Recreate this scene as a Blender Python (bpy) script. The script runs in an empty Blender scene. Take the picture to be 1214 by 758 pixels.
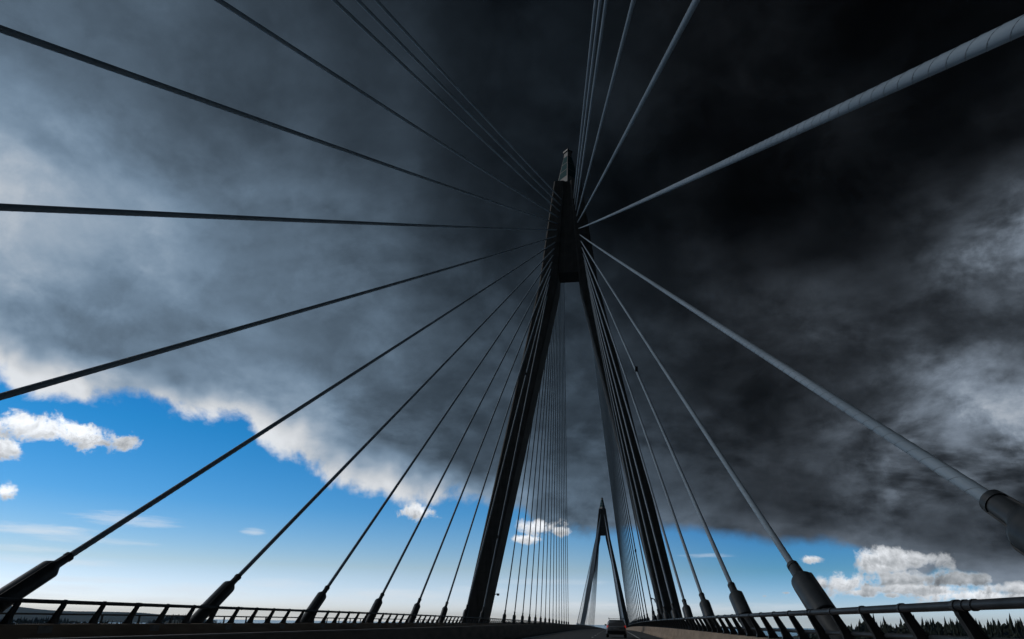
import bpy, bmesh, math, random
from mathutils import Vector, Matrix

scene = bpy.context.scene
COL = scene.collection
R = math.radians
rnd = random.Random(7)

# ------------------------------------------------------------------ frame of reference
# x across the bridge (right +), y along it (ahead +), z up; the sea is z = 0 and the eye is 55.3 m above it
H = 55.3
CX = -6.97          # bridge centre line
YP = 116.5          # near pylon
SPAN = 414.0


def prof(y):        # long vertical curve of the deck
    if y <= 30:
        return 0.0
    d = min(y, 230.0) - 30.0
    z = -3e-5 * d * d
    if y > 230:
        z -= 0.012 * (y - 230)
    return z


def road_z(x, y):
    return H - 1.15 + prof(y) - 0.02 * abs(x - CX)


# ------------------------------------------------------------------ materials
def new_mat(name):
    m = bpy.data.materials.new(name)
    m.use_nodes = True
    nt = m.node_tree
    b = nt.nodes['Principled BSDF']
    return m, nt, b


def tex_mat(name, c1, c2, scale=3.0, rough=0.6, metal=0.0, detail=6, bump=0.0, stretch=None, extra=None):
    m, nt, b = new_mat(name)
    tc = nt.nodes.new('ShaderNodeTexCoord')
    mp = nt.nodes.new('ShaderNodeMapping')
    if stretch:
        mp.inputs['Scale'].default_value = stretch
    nt.links.new(tc.outputs['Object'], mp.inputs['Vector'])
    n = nt.nodes.new('ShaderNodeTexNoise')
    n.inputs['Scale'].default_value = scale
    n.inputs['Detail'].default_value = detail
    n.inputs['Roughness'].default_value = 0.6
    nt.links.new(mp.outputs[0], n.inputs['Vector'])
    r = nt.nodes.new('ShaderNodeValToRGB')
    r.color_ramp.elements[0].position = 0.32
    r.color_ramp.elements[1].position = 0.68
    r.color_ramp.elements[0].color = (*c1, 1)
    r.color_ramp.elements[1].color = (*c2, 1)
    nt.links.new(n.outputs['Fac'], r.inputs['Fac'])
    nt.links.new(r.outputs['Color'], b.inputs['Base Color'])
    b.inputs['Roughness'].default_value = rough
    b.inputs['Metallic'].default_value = metal
    if bump:
        bp = nt.nodes.new('ShaderNodeBump')
        bp.inputs['Strength'].default_value = bump
        bp.inputs['Distance'].default_value = 0.02
        nt.links.new(n.outputs['Fac'], bp.inputs['Height'])
        nt.links.new(bp.outputs['Normal'], b.inputs['Normal'])
    return m


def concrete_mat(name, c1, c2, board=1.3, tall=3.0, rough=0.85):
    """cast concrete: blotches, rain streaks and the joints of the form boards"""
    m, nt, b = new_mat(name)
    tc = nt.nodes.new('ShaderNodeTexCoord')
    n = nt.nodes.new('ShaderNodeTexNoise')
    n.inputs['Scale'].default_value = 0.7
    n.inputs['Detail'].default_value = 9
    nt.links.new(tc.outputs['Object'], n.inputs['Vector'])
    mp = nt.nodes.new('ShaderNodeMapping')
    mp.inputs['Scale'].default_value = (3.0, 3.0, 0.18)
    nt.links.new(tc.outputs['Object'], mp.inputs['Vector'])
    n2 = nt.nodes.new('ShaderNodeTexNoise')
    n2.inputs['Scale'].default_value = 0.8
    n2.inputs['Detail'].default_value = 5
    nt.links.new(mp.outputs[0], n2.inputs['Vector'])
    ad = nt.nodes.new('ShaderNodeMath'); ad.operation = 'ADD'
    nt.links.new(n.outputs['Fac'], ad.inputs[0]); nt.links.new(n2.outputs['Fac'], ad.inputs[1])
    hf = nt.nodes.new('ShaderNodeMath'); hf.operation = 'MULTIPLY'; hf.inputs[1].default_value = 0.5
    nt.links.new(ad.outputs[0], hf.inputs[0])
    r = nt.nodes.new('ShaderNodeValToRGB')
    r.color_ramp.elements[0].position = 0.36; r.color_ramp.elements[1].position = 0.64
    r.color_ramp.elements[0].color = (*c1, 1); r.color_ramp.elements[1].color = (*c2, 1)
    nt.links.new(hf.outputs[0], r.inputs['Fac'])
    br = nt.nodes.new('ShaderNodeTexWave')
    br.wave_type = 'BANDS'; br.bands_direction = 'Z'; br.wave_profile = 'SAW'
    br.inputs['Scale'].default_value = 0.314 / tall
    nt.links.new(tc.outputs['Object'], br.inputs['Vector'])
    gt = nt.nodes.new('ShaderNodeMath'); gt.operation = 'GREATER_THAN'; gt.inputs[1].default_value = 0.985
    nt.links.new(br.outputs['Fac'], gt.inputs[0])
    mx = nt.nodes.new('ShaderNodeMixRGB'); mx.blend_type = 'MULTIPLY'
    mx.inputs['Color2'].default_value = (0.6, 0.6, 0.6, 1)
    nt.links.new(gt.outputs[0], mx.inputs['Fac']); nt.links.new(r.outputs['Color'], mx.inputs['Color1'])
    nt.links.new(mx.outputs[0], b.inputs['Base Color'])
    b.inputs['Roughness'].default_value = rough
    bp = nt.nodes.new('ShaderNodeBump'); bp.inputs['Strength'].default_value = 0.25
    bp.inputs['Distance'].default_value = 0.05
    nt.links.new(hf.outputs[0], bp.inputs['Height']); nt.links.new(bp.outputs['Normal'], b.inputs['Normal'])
    return m


def plain(name, c, rough=0.5, metal=0.0, emit=None, trans=0.0):
    m, nt, b = new_mat(name)
    b.inputs['Base Color'].default_value = (*c, 1)
    b.inputs['Roughness'].default_value = rough
    b.inputs['Metallic'].default_value = metal
    if trans:
        b.inputs['Transmission Weight'].default_value = trans
    if emit:
        b.inputs['Emission Color'].default_value = (*emit[0], 1)
        b.inputs['Emission Strength'].default_value = emit[1]
    return m


M = {}
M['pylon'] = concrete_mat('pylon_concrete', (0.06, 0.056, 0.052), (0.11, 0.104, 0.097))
M['deckcon'] = concrete_mat('deck_concrete', (0.20, 0.19, 0.175), (0.32, 0.30, 0.275), tall=6)
M['parapet'] = tex_mat('parapet_concrete', (0.24, 0.175, 0.125), (0.40, 0.30, 0.215), 1.2, 0.85, bump=0.3, stretch=(1, 0.5, 2))
M['median'] = tex_mat('barrier_concrete', (0.13, 0.115, 0.10), (0.23, 0.205, 0.175), 1.5, 0.85, bump=0.3, stretch=(1, 0.5, 2))
M['asphalt'] = tex_mat('asphalt', (0.030, 0.030, 0.031), (0.062, 0.060, 0.060), 1.6, 0.9, detail=10, bump=0.4, stretch=(1.6, 0.25, 1))
M['paint'] = tex_mat('road_paint', (0.35, 0.35, 0.34), (0.72, 0.71, 0.69), 9.0, 0.7)
M['sheath'] = tex_mat('cable_sheath', (0.225, 0.29, 0.355), (0.315, 0.395, 0.475), 0.30, 0.45, detail=6)
M['sheath'].node_tree.nodes['Principled BSDF'].inputs['Specular IOR Level'].default_value = 0.2
M['rib'] = plain('sheath_rib', (0.21, 0.25, 0.29), 0.5)
M['socket'] = tex_mat('socket_paint', (0.026, 0.032, 0.038), (0.054, 0.062, 0.069), 2.2, 0.42, detail=8, bump=0.1)
M['socket_dark'] = tex_mat('socket_steel', (0.030, 0.033, 0.036), (0.055, 0.058, 0.060), 4.0, 0.5)
M['rail'] = tex_mat('rail_paint', (0.022, 0.026, 0.031), (0.044, 0.050, 0.057), 3.0, 0.45, detail=8)
M['post'] = tex_mat('post_paint', (0.040, 0.046, 0.052), (0.075, 0.082, 0.088), 4.0, 0.45)
for q in ('socket', 'socket_dark', 'rail', 'post'):
    M[q].node_tree.nodes['Principled BSDF'].inputs['Specular IOR Level'].default_value = 0.22
M['plate'] = tex_mat('plate_grey', (0.22, 0.21, 0.19), (0.34, 0.32, 0.29), 5.0, 0.7)
M['band'] = tex_mat('lantern_band', (0.10, 0.105, 0.11), (0.16, 0.165, 0.17), 1.0, 0.6)
M['glass'] = plain('lantern_glass', (0.005, 0.060, 0.070), 0.6)
M['glass'].node_tree.nodes['Principled BSDF'].inputs['Specular IOR Level'].default_value = 0.05
M['dark'] = plain('dark_metal', (0.025, 0.026, 0.028), 0.5)


# ------------------------------------------------------------------ mesh helpers
class MB:
    def __init__(self):
        self.v = []; self.f = []

    def add(self, vs, fs):
        o = len(self.v)
        self.v += [tuple(p) for p in vs]
        self.f += [tuple(i + o for i in f) for f in fs]

    def box(self, x0, x1, y0, y1, z0, z1):
        self.add([(x0, y0, z0), (x1, y0, z0), (x1, y1, z0), (x0, y1, z0), (x0, y0, z1), (x1, y0, z1), (x1, y1, z1), (x0, y1, z1)],
                 [(0, 3, 2, 1), (4, 5, 6, 7), (0, 1, 5, 4), (1, 2, 6, 5), (2, 3, 7, 6), (3, 0, 4, 7)])

    def hull8(self, lo, hi):
        self.add(list(lo) + list(hi), [(0, 3, 2, 1), (4, 5, 6, 7), (0, 1, 5, 4), (1, 2, 6, 5), (2, 3, 7, 6), (3, 0, 4, 7)])

    def sweep(self, section, ys, place, cap=True):
        """section: list of (u, w) around the outline; place(u, w, y) -> point"""
        n = len(section); vs = []; fs = []
        for y in ys:
            vs += [place(u, w, y) for (u, w) in section]
        for i in range(len(ys) - 1):
            for j in range(n):
                a = i * n + j; b = i * n + (j + 1) % n
                fs.append((a, b, b + n, a + n))
        if cap:
            fs.append(tuple(range(n))[::-1]); o = (len(ys) - 1) * n
            fs.append(tuple(range(o, o + n)))
        self.add(vs, fs)

    def tube(self, pts, rads, seg=12, cap=True):
        pts = [Vector(p) for p in pts]
        if not hasattr(rads, '__len__'):
            rads = [rads] * len(pts)
        vs = []; fs = []
        d0 = (pts[-1] - pts[0]).normalized()
        ref = Vector((0, 0, 1)) if abs(d0.z) < 0.95 else Vector((1, 0, 0))
        for i, p in enumerate(pts):
            d = (pts[min(i + 1, len(pts) - 1)] - pts[max(i - 1, 0)])
            if d.length < 1e-9: d = d0.copy()
            d.normalize()
            s = d.cross(ref).normalized(); t = s.cross(d)
            for j in range(seg):
                a = 2 * math.pi * j / seg
                vs.append(p + (s * math.cos(a) + t * math.sin(a)) * rads[i])
        for i in range(len(pts) - 1):
            for j in range(seg):
                a = i * seg + j; b = i * seg + (j + 1) % seg
                fs.append((a, a + seg, b + seg, b))
        if cap:
            fs.append(tuple(range(seg))); o = (len(pts) - 1) * seg
            fs.append(tuple(range(o, o + seg))[::-1])
        self.add(vs, fs)

    def build(self, name, mat, parent=None, loc=(0, 0, 0), smooth=False, bevel=0.0):
        me = bpy.data.meshes.new(name)
        L = Vector(loc)
        me.from_pydata([tuple(Vector(p) - L) for p in self.v], [], self.f)
        bm = bmesh.new(); bm.from_mesh(me)
        bmesh.ops.recalc_face_normals(bm, faces=bm.faces)
        if bevel:
            bmesh.ops.bevel(bm, geom=[e for e in bm.edges if len(e.link_faces) == 2 and e.calc_face_angle(0) > 0.6], offset=bevel, segments=2, affect='EDGES', profile=0.6)
        bm.to_mesh(me); bm.free()
        if smooth:
            for p in me.polygons: p.use_smooth = True
            try: me.set_sharp_from_angle(angle=R(40))
            except Exception: pass
        me.materials.append(mat)
        o = bpy.data.objects.new(name, me)
        COL.objects.link(o)
        o.location = L
        if parent is not None:
            o.parent = parent
            o.location = L - Vector(world_loc(parent))
        return o


def world_loc(o):
    p = Vector(o.location)
    while o.parent is not None:
        o = o.parent; p = p + Vector(o.location)
    return p


def empty(name, loc, label, cat, group=None):
    o = bpy.data.objects.new(name, None)
    o.empty_display_size = 0.5
    COL.objects.link(o); o.location = loc
    tag(o, label, cat, group)
    return o


def tag(o, label=None, cat=None, group=None, kind=None):
    if label: o['label'] = label
    if cat: o['category'] = cat
    if group: o['group'] = group
    if kind: o['kind'] = kind
    return o


def place_copy(src, parent, loc):
    c = src.copy(); COL.objects.link(c)
    c.parent = parent
    c.location = Vector(loc) - (world_loc(parent) if parent else Vector())
    return c


def frange(a, b, s):
    out = []; v = a
    while v < b - 1e-6:
        out.append(v); v += s
    out.append(b)
    return out


YS = frange(-420, 0, 20) + frange(2.5, 260, 2.5) + frange(270, 1300, 15)
CUT = [y for y in YS]
XL, XR = CX - 14.3, CX + 14.3

# ------------------------------------------------------------------ bridge deck, roads, markings
b = MB()
sec = [(XL, 0.0), (XL, -0.7), (CX - 6, -3.4), (CX + 6, -3.4), (XR, -0.7), (XR, 0.0), (CX, 0.02)]
b.sweep(sec, YS, lambda u, w, y: (u, y, road_z(u, y) - 0.06 + w))
tag(b.build('bridge_deck', M['deckcon']), kind='structure')


def strip(x0, x1, lift, ys):
    m = MB()
    m.sweep([(x0, lift), (x1, lift)], ys, lambda u, w, y: (u, y, road_z(u, y) + w), cap=False)
    return m


def strip_one(m, x0, x1, lift, y0, y1):
    n = 4
    vs = []; fs = []
    for i in range(n + 1):
        y = y0 + (y1 - y0) * i / n
        vs += [(x0, y, road_z(x0, y) + lift), (x1, y, road_z(x1, y) + lift)]
    for i in range(n):
        fs.append((2 * i, 2 * i + 1, 2 * i + 3, 2 * i + 2))
    m.add(vs, fs)


ROADS = (('road', CX + 0.36, 4.42), ('road', -18.42, CX - 0.36))
for nm, x0, x1 in ROADS:
    m = MB()
    vs = []; fs = []
    for i, y in enumerate(YS):
        vs += [(x0, y, road_z(x0, y)), (x1, y, road_z(x1, y))]
        if i: fs.append((2 * i - 2, 2 * i - 1, 2 * i + 1, 2 * i))
    m.add(vs, fs)
    tag(m.build(nm, M['asphalt']), kind='structure')
m = MB()
for xa in (2.1, -6.02, -8.0, -16.1):
    for i in range(len(YS) - 1):
        strip_one(m, xa - 0.08, xa + 0.08, 0.004, YS[i], YS[i + 1])
for xa in (-1.85, -12.0):
    for y in frange(-60, 300, 9):
        strip_one(m, xa - 0.06, xa + 0.06, 0.004, y + 1, y + 4)
tag(m.build('road_markings', M['paint']), kind='structure')

# ------------------------------------------------------------------ concrete barriers
def barrier(name, sec, label, cat, mat, ys=YS):
    m = MB()
    m.sweep(sec, ys, lambda u, w, y: (u, y, H + prof(y) + w))
    o = m.build(name, mat)
    return tag(o, label, cat)


BY = [y for y in YS if y >= -200 and y <= 900]
barrier('median_barrier', [(CX - 0.33, -1.2), (CX + 0.33, -1.2), (CX + 0.33, -1.05), (CX + 0.20, -0.85), (CX + 0.13, -0.33), (CX + 0.10, -0.30), (CX - 0.10, -0.30), (CX - 0.13, -0.33), (CX - 0.20, -0.85), (CX - 0.33, -1.05)],
        'low dark concrete barrier dividing the two carriageways, along the left edge of the road', 'barrier', M['median'], BY)
left_par = barrier('concrete_parapet', [(-19.25, -1.6), (-18.42, -1.6), (-18.42, -1.2), (-18.62, -1.0), (-18.68, -0.38), (-18.71, -0.35), (-19.22, -0.35), (-19.25, -0.38)],
        'shaded concrete parapet with pale plates under the railing with bright sky behind', 'parapet', M['parapet'], BY)
right_par = barrier('concrete_parapet', [(5.30, -1.6), (4.42, -1.6), (4.42, -1.25), (4.62, -1.05), (4.68, -0.47), (4.71, -0.44), (5.27, -0.44), (5.30, -0.47)],
        'tan lit concrete parapet on the right of the car, under the railing before the trees', 'parapet', M['parapet'], BY)
for i in range(28):
    y = 20.8 + 5.55 * (i - 3)
    m = MB(); m.box(-18.69, -18.655, y - 0.3, y + 0.3, H + prof(y) - 0.64, H + prof(y) - 0.40)
    o = m.build('plate', M['plate'], left_par, bevel=0.006)

# ------------------------------------------------------------------ railings
def rail_post(side):
    """curved I-section bracket; base outside, head leaning in over the road"""
    m = MB()
    zs = [0.0, 0.12, 0.28, 0.45, 0.60, 0.70]
    off = [0.0, 0.03, 0.10, 0.19, 0.27, 0.31]
    hw = [0.17, 0.125, 0.10, 0.085, 0.075, 0.06]
    pl = lambda u, y, i: (side * -(off[i] + u), y, zs[i])
    n = len(zs)
    for (ua, ub, t) in ((-1, 1, 0.012), (-1, -0.72, 0.06), (0.72, 1, 0.06)):   # web and the two flanges
        vs = []; fs = []
        for i in range(n):
            a, c = ua * hw[i], ub * hw[i]
            vs += [pl(a, -t, i), pl(c, -t, i), pl(c, t, i), pl(a, t, i)]
        for i in range(n - 1):
            o = 4 * i
            for j in range(4):
                fs.append((o + j, o + (j + 1) % 4, o + 4 + (j + 1) % 4, o + 4 + j))
        fs.append((0, 1, 2, 3)); o = 4 * (n - 1); fs.append((o, o + 1, o + 2, o + 3))
        m.add(vs, fs)
    m.box(-0.20, 0.20, -0.13, 0.13, -0.006, 0.02)
    # clamp round the tube
    cx = side * -0.33; cz = 0.72
    m.tube([(cx, -0.045, cz), (cx, 0.045, cz)], 0.086, 14)
    return m


def railing(label, side, xbase, zbase, ztop_off, low):
    """side +1: railing to the right of the road"""
    root = empty('bridge_railing', (xbase, 16, H + zbase), label, 'railing')
    xt = xbase - side * 0.33
    m = MB()
    ys = [y for y in YS if -60 <= y <= 700]
    m.tube([(xt, y, H + zbase + prof(y) + 0.72) for y in ys], 0.069, 14)
    for y in frange(-20.4, 200, 7.6):                      # sleeve joints, a pair of rings each
        for dy in (-0.12, 0.12):
            m.tube([(xt, y + dy - 0.03, H + zbase + prof(y) + 0.72), (xt, y + dy + 0.03, H + zbase + prof(y) + 0.72)], 0.081, 14)
    m.build('top_rail', M['rail'], root, smooth=True)
    if low:
        m = MB()
        xb = xbase + side * 0.02
        m.tube([(xb, y, H + zbase + prof(y) + 0.265) for y in ys], 0.05, 10)
        m.build('lower_rail', M['rail'], root, smooth=True)
    src = None
    y = -3.0 if side > 0 else 12.0
    k = 0
    rest = MB()
    y += 0.35 if side > 0 else 0.15
    while y < 640:
        z = H + zbase + prof(y)
        if k < 98:
            if src is None:
                mm = rail_post(side)
                src = mm.build('post', M['post'], root)
                src.location = Vector((xbase, y, z)) - world_loc(root)
            else:
                place_copy(src, root, (xbase, y, z))
        else:
            rest.hull8([(xbase - .1, y - .05, z), (xbase + .1, y - .05, z), (xbase + .1, y + .05, z), (xbase - .1, y + .05, z)],
                       [(xt - .07, y - .05, z + .7), (xt + .07, y - .05, z + .7), (xt + .07, y + .05, z + .7), (xt - .07, y + .05, z + .7)])
        y += 1.86; k += 1
    tag(rest.build('post', M['post'], root), kind='stuff')
    return root


railing('dark tube railing across the opposite lanes, on the shaded parapet against the sky', -1, -19.02, -0.35, 0.36, False)
railing('dark tube railing on the tan parapet, nearest the right edge, before the trees', 1, 5.05, -0.44, 0.30, True)

# thin outer handrail beyond the anchorages
root = empty('walkway_handrail', (-21.15, 16, H - 1.4), 'thin dark handrail seen between the railing posts across the opposite lanes', 'handrail')
m = MB()
ys = [y for y in YS if -40 <= y <= 320]
m.tube([(-21.15, y, H + prof(y) - 0.03) for y in ys], 0.035, 8)
m.tube([(-21.15, y, H + prof(y) - 0.62) for y in ys], 0.028, 8)
m.build('rail', M['post'], root, smooth=True)
src = None
for k in range(95):
    y = 8.0 + 2.3 * k
    z = H + prof(y)
    if src is None:
        m = MB()
        m.hull8([(-0.10, -0.04, -1.5), (-0.02, -0.04, -1.5), (-0.02, 0.04, -1.5), (-0.10, 0.04, -1.5)],
                [(-0.03, -0.03, 0), (0.03, -0.03, 0), (0.03, 0.03, 0), (-0.03, 0.03, 0)])
        src = m.build('post', M['post'], root)
        src.location = Vector((-21.15, y, z - 0.03)) - world_loc(root)
    else:
        place_copy(src, root, (-21.15, y, z - 0.03))
root2 = empty('walkway_handrail', (7.2, 16, H - 1.4), 'thin dark handrail outside the right cable sockets, low behind the railing', 'handrail')
m = MB()
m.tube([(7.2, y, H + prof(y) - 0.55) for y in ys], 0.03, 8)
m.tube([(7.2, y, H + prof(y) - 0.95) for y in ys], 0.028, 8)
m.build('rail', M['post'], root2, smooth=True)
src = None
for k in range(95):
    y = -3.0 + 2.3 * k
    z = H + prof(y)
    if src is None:
        m = MB(); m.box(-0.03, 0.03, -0.03, 0.03, -1.0, 0)
        src = m.build('post', M['post'], root2)
        src.location = Vector((7.2, y, z - 0.55)) - world_loc(root2)
    else:
        place_copy(src, root2, (7.2, y, z - 0.55))
HAZE = 4e-5

# ------------------------------------------------------------------ pylons
YF, YB0, YB1 = YP - 2.0, YP + 5.4, YP + 3.2        # front face, back face at the foot, back face at the top
ZB, ZO, ZT = H + 1.45, H + 62.15, H + 85.2          # reference level at the deck, top of the opening, top of the concrete


def out_x(z):      # outer edge of a leg measured from the centre line
    if z <= ZO:
        return 17.80 + (5.66 - 17.80) * (z - ZB) / (ZO - ZB)
    return 5.66 + (2.72 - 5.66) * (z - ZO) / (ZT - ZO)


def in_x(z):
    if z <= ZO:
        return 14.60 + (2.05 - 14.60) * (z - ZB) / (ZO - ZB)
    return 2.05 + (0.55 - 2.05) * (z - ZO) / (ZT - ZO)


def back_y(z):
    return YB0 + (YB1 - YB0) * (z - ZB) / (ZT - ZB)


def leg_mesh(s):
    m = MB(); vs = []; fs = []
    zs = [-6, 20, ZB - 8, ZB, ZB + 15, ZB + 30, ZB + 45, ZO, ZO + 8, ZO + 16, ZT]
    ch = 0.22
    for z in zs:
        a, c, yb = in_x(z), out_x(z), back_y(z)
        ring = [(a + ch, YF), (c - ch, YF), (c, YF + ch), (c, yb - ch), (c - ch, yb), (a + ch, yb), (a, yb - ch), (a, YF + ch)]
        vs += [(s * x, y - YP, z) for x, y in ring]
    n = 8
    for i in range(len(zs) - 1):
        for j in range(n):
            p = i * n + j; q = i * n + (j + 1) % n
            fs.append((p, q, q + n, p + n))
    fs.append(tuple(range(n))); o = (len(zs) - 1) * n; fs.append(tuple(range(o, o + n)))
    m.add(vs, fs)
    return m


def pylon_parts(root):
    made = []
    for s in (-1, 1):
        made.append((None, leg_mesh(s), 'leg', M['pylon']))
    m = MB()      # slab that closes the head, set back from the legs
    yf, yb = YF + 0.3 - YP, YB1 - 0.7 - YP
    ZS = ZO + 2.3
    w0, w1 = in_x(ZS) + 0.12, in_x(ZT) + 0.12
    m.hull8([(-w0, yf, ZS), (w0, yf, ZS), (w0, yb, ZS), (-w0, yb, ZS)], [(-w1, yf, ZT - .02), (w1, yf, ZT - .02), (w1, yb, ZT - .02), (-w1, yb, ZT - .02)])
    made.append((None, m, 'head_slab', M['pylon']))
    m = MB()      # beam that carries the deck between the legs
    zc = H - 8.5
    w = in_x(zc) + 0.2
    m.box(-w, w, -1.0, 4.2, zc - 2.5, zc + 2.5)
    made.append((None, m, 'crossbeam', M['pylon']))
    return made


def lantern(root):
    cy = YP + 0.6 - world_loc(root).y
    lev = [(ZT - 0.01, 2.42), (ZT + 1.5, 2.14), (ZT + 7.4, 0.90), (ZT + 8.6, 0.74)]
    m = MB(); vs = []; fs = []
    for z, h in lev:
        vs += [(0, cy - h, z), (h, cy, z), (0, cy + h, z), (-h, cy, z)]
    for i in range(3):
        for j in range(4):
            fs.append((i * 4 + j, i * 4 + (j + 1) % 4, i * 4 + 4 + (j + 1) % 4, i * 4 + 4 + j))
    fs += [(0, 1, 2, 3), (12, 13, 14, 15)]
    m.add(vs, fs)
    body = m.build('lantern', M['band'], None)
    parts = []
    for j in range(4):
        d0 = [(0, -1), (1, 0), (0, 1), (-1, 0)][j]; d1 = [(1, 0), (0, 1), (-1, 0), (0, -1)][j]
        nrm = Vector((d0[0] + d1[0], d0[1] + d1[1], 0.25)).normalized() * 0.03
        for k in range(3):
            pm = MB(); q = []
            za = 1.62 + k * 1.92 + 0.10; zb = 1.62 + (k + 1) * 1.92 - 0.10
            for zz, (a, c) in ((za, (0.09, 0.93)), (zb, (0.91, 0.07))):
                h = 2.14 + (0.90 - 2.14) * (zz - 1.5) / 5.9
                pair = [(a, 0), (c, 0)]
                for t in ([0.08, 0.92] if zz == za else [0.92, 0.08]):
                    q.append(Vector(((d0[0] * (1 - t) + d1[0] * t) * h, (d0[1] * (1 - t) + d1[1] * t) * h + cy, ZT + zz)))
            inner = [p - nrm * 0.5 for p in q]; outer = [p + nrm for p in q]
            pm.hull8(inner, outer)
            parts.append(('pane', pm, M['glass']))
    cm = MB(); s = 1.0
    cm.hull8([(0, cy - s, ZT + 8.6), (s, cy, ZT + 8.6), (0, cy + s, ZT + 8.6), (-s, cy, ZT + 8.6)], [(0, cy - s, ZT + 8.95), (s, cy, ZT + 8.95), (0, cy + s, ZT + 8.95), (-s, cy, ZT + 8.95)])
    cm.tube([(0, cy, ZT + 9.1), (0, cy, ZT + 10.0)], 0.05, 6)
    parts.append(('cap', cm, M['dark']))
    return body, parts


near = empty('bridge_pylon', (CX, YP, 0), 'tall black pylon like a letter A, nearest, with a glazed lantern on top', 'pylon')
far = empty('bridge_pylon', (CX, YP + SPAN, 0), 'small distant pylon like a letter A, above the car, between the near legs', 'pylon')
for (_, mb, nm, mt) in pylon_parts(near):
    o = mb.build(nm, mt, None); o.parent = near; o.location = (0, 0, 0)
    c = o.copy(); COL.objects.link(c); c.parent = far
body, parts = lantern(near)
body.parent = near; body.location = (0, 0, 0)
fb = body.copy(); COL.objects.link(fb); fb.parent = far
for nm, mb, mt in parts:
    o = mb.build(nm, mt, None); o.parent = body; o.location = (0, 0, 0)
    c = o.copy(); COL.objects.link(c); c.parent = fb

# ------------------------------------------------------------------ stay cables
FRONT = [(103.649, 1.2, 3.773, 115.023, 61.62), (91.432, 0.949, 3.591, 115.023, 63.009), (79.216, 0.685, 3.408, 115.023, 64.399), (66.999, 0.407, 3.225, 115.023, 65.788), (54.782, 0.116, 3.042, 115.023, 67.177), (42.565, -0.189, 2.86, 115.023, 68.567), (30.348, -0.507, 2.677, 115.023, 69.956), (18.131, -0.839, 2.494, 115.023, 71.345), (5.915, -1.185, 2.311, 115.023, 72.735), (-6.302, -1.544, 2.129, 115.023, 74.124), (-18.519, -1.916, 1.946, 115.023, 75.513), (-30.736, -2.302, 1.763, 115.023, 76.903), (-44.078, -2.739, 1.58, 115.023, 78.292), (-46.893, -2.834, 1.397, 115.023, 79.681), (-49.045, -2.906, 1.215, 115.023, 81.071)]
BACK = [(125.435, 1.613, 3.773, 117.988, 61.62), (138.015, 1.832, 3.591, 117.988, 63.009), (150.594, 2.037, 3.408, 117.988, 64.399), (163.174, 2.227, 3.225, 117.988, 65.788), (175.753, 2.403, 3.042, 117.988, 67.177), (188.332, 2.564, 2.86, 117.988, 68.567), (200.912, 2.711, 2.677, 117.988, 69.956), (213.491, 2.844, 2.494, 117.988, 71.345), (226.071, 2.963, 2.311, 117.988, 72.735), (238.65, 3.067, 2.129, 117.988, 74.124), (251.23, 3.156, 1.946, 117.988, 75.513), (263.809, 3.232, 1.763, 117.988, 76.903), (276.388, 3.293, 1.58, 117.988, 78.292), (288.968, 3.339, 1.397, 117.988, 79.681), (301.547, 3.372, 1.215, 117.988, 81.071)]
WB = 12.728
ORD = 'first second third fourth fifth sixth seventh eighth ninth tenth eleventh twelfth thirteenth fourteenth fifteenth'.split()


def sheath_pts(a, b, n=26):
    L = (b - a).length
    s = 0.9e-5 * L * L
    pts = []
    for i in range(n + 1):
        t = i / n
        p = a.lerp(b, t); p.z -= 4 * s * t * (1 - t)
        pts.append(p)
    return pts


def along(pts, d):
    """point and tangent at distance d from the first point"""
    for i in range(len(pts) - 1):
        l = (pts[i + 1] - pts[i]).length
        if d <= l or i == len(pts) - 2:
            return pts[i].lerp(pts[i + 1], d / l), (pts[i + 1] - pts[i]).normalized()
        d -= l


def helix(m, pts, r, pitch, phase, l0, l1, step=18, tr=0.010):
    n = int((l1 - l0) / pitch * step)
    cum = [0]
    for i in range(len(pts) - 1): cum.append(cum[-1] + (pts[i + 1] - pts[i]).length)
    d0 = (pts[-1] - pts[0]).normalized()
    s = d0.cross(Vector((0, 0, 1))).normalized(); t = s.cross(d0)
    out = []; k = 0
    for i in range(n):
        d = l0 + (l1 - l0) * i / n
        while k < len(cum) - 2 and cum[k + 1] < d: k += 1
        p = pts[k].lerp(pts[k + 1], (d - cum[k]) / (cum[k + 1] - cum[k]))
        a = phase + 2 * math.pi * d / pitch
        out.append(p + (s * math.cos(a) + t * math.sin(a)) * r)
    m.tube(out, tr, 4)


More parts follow.
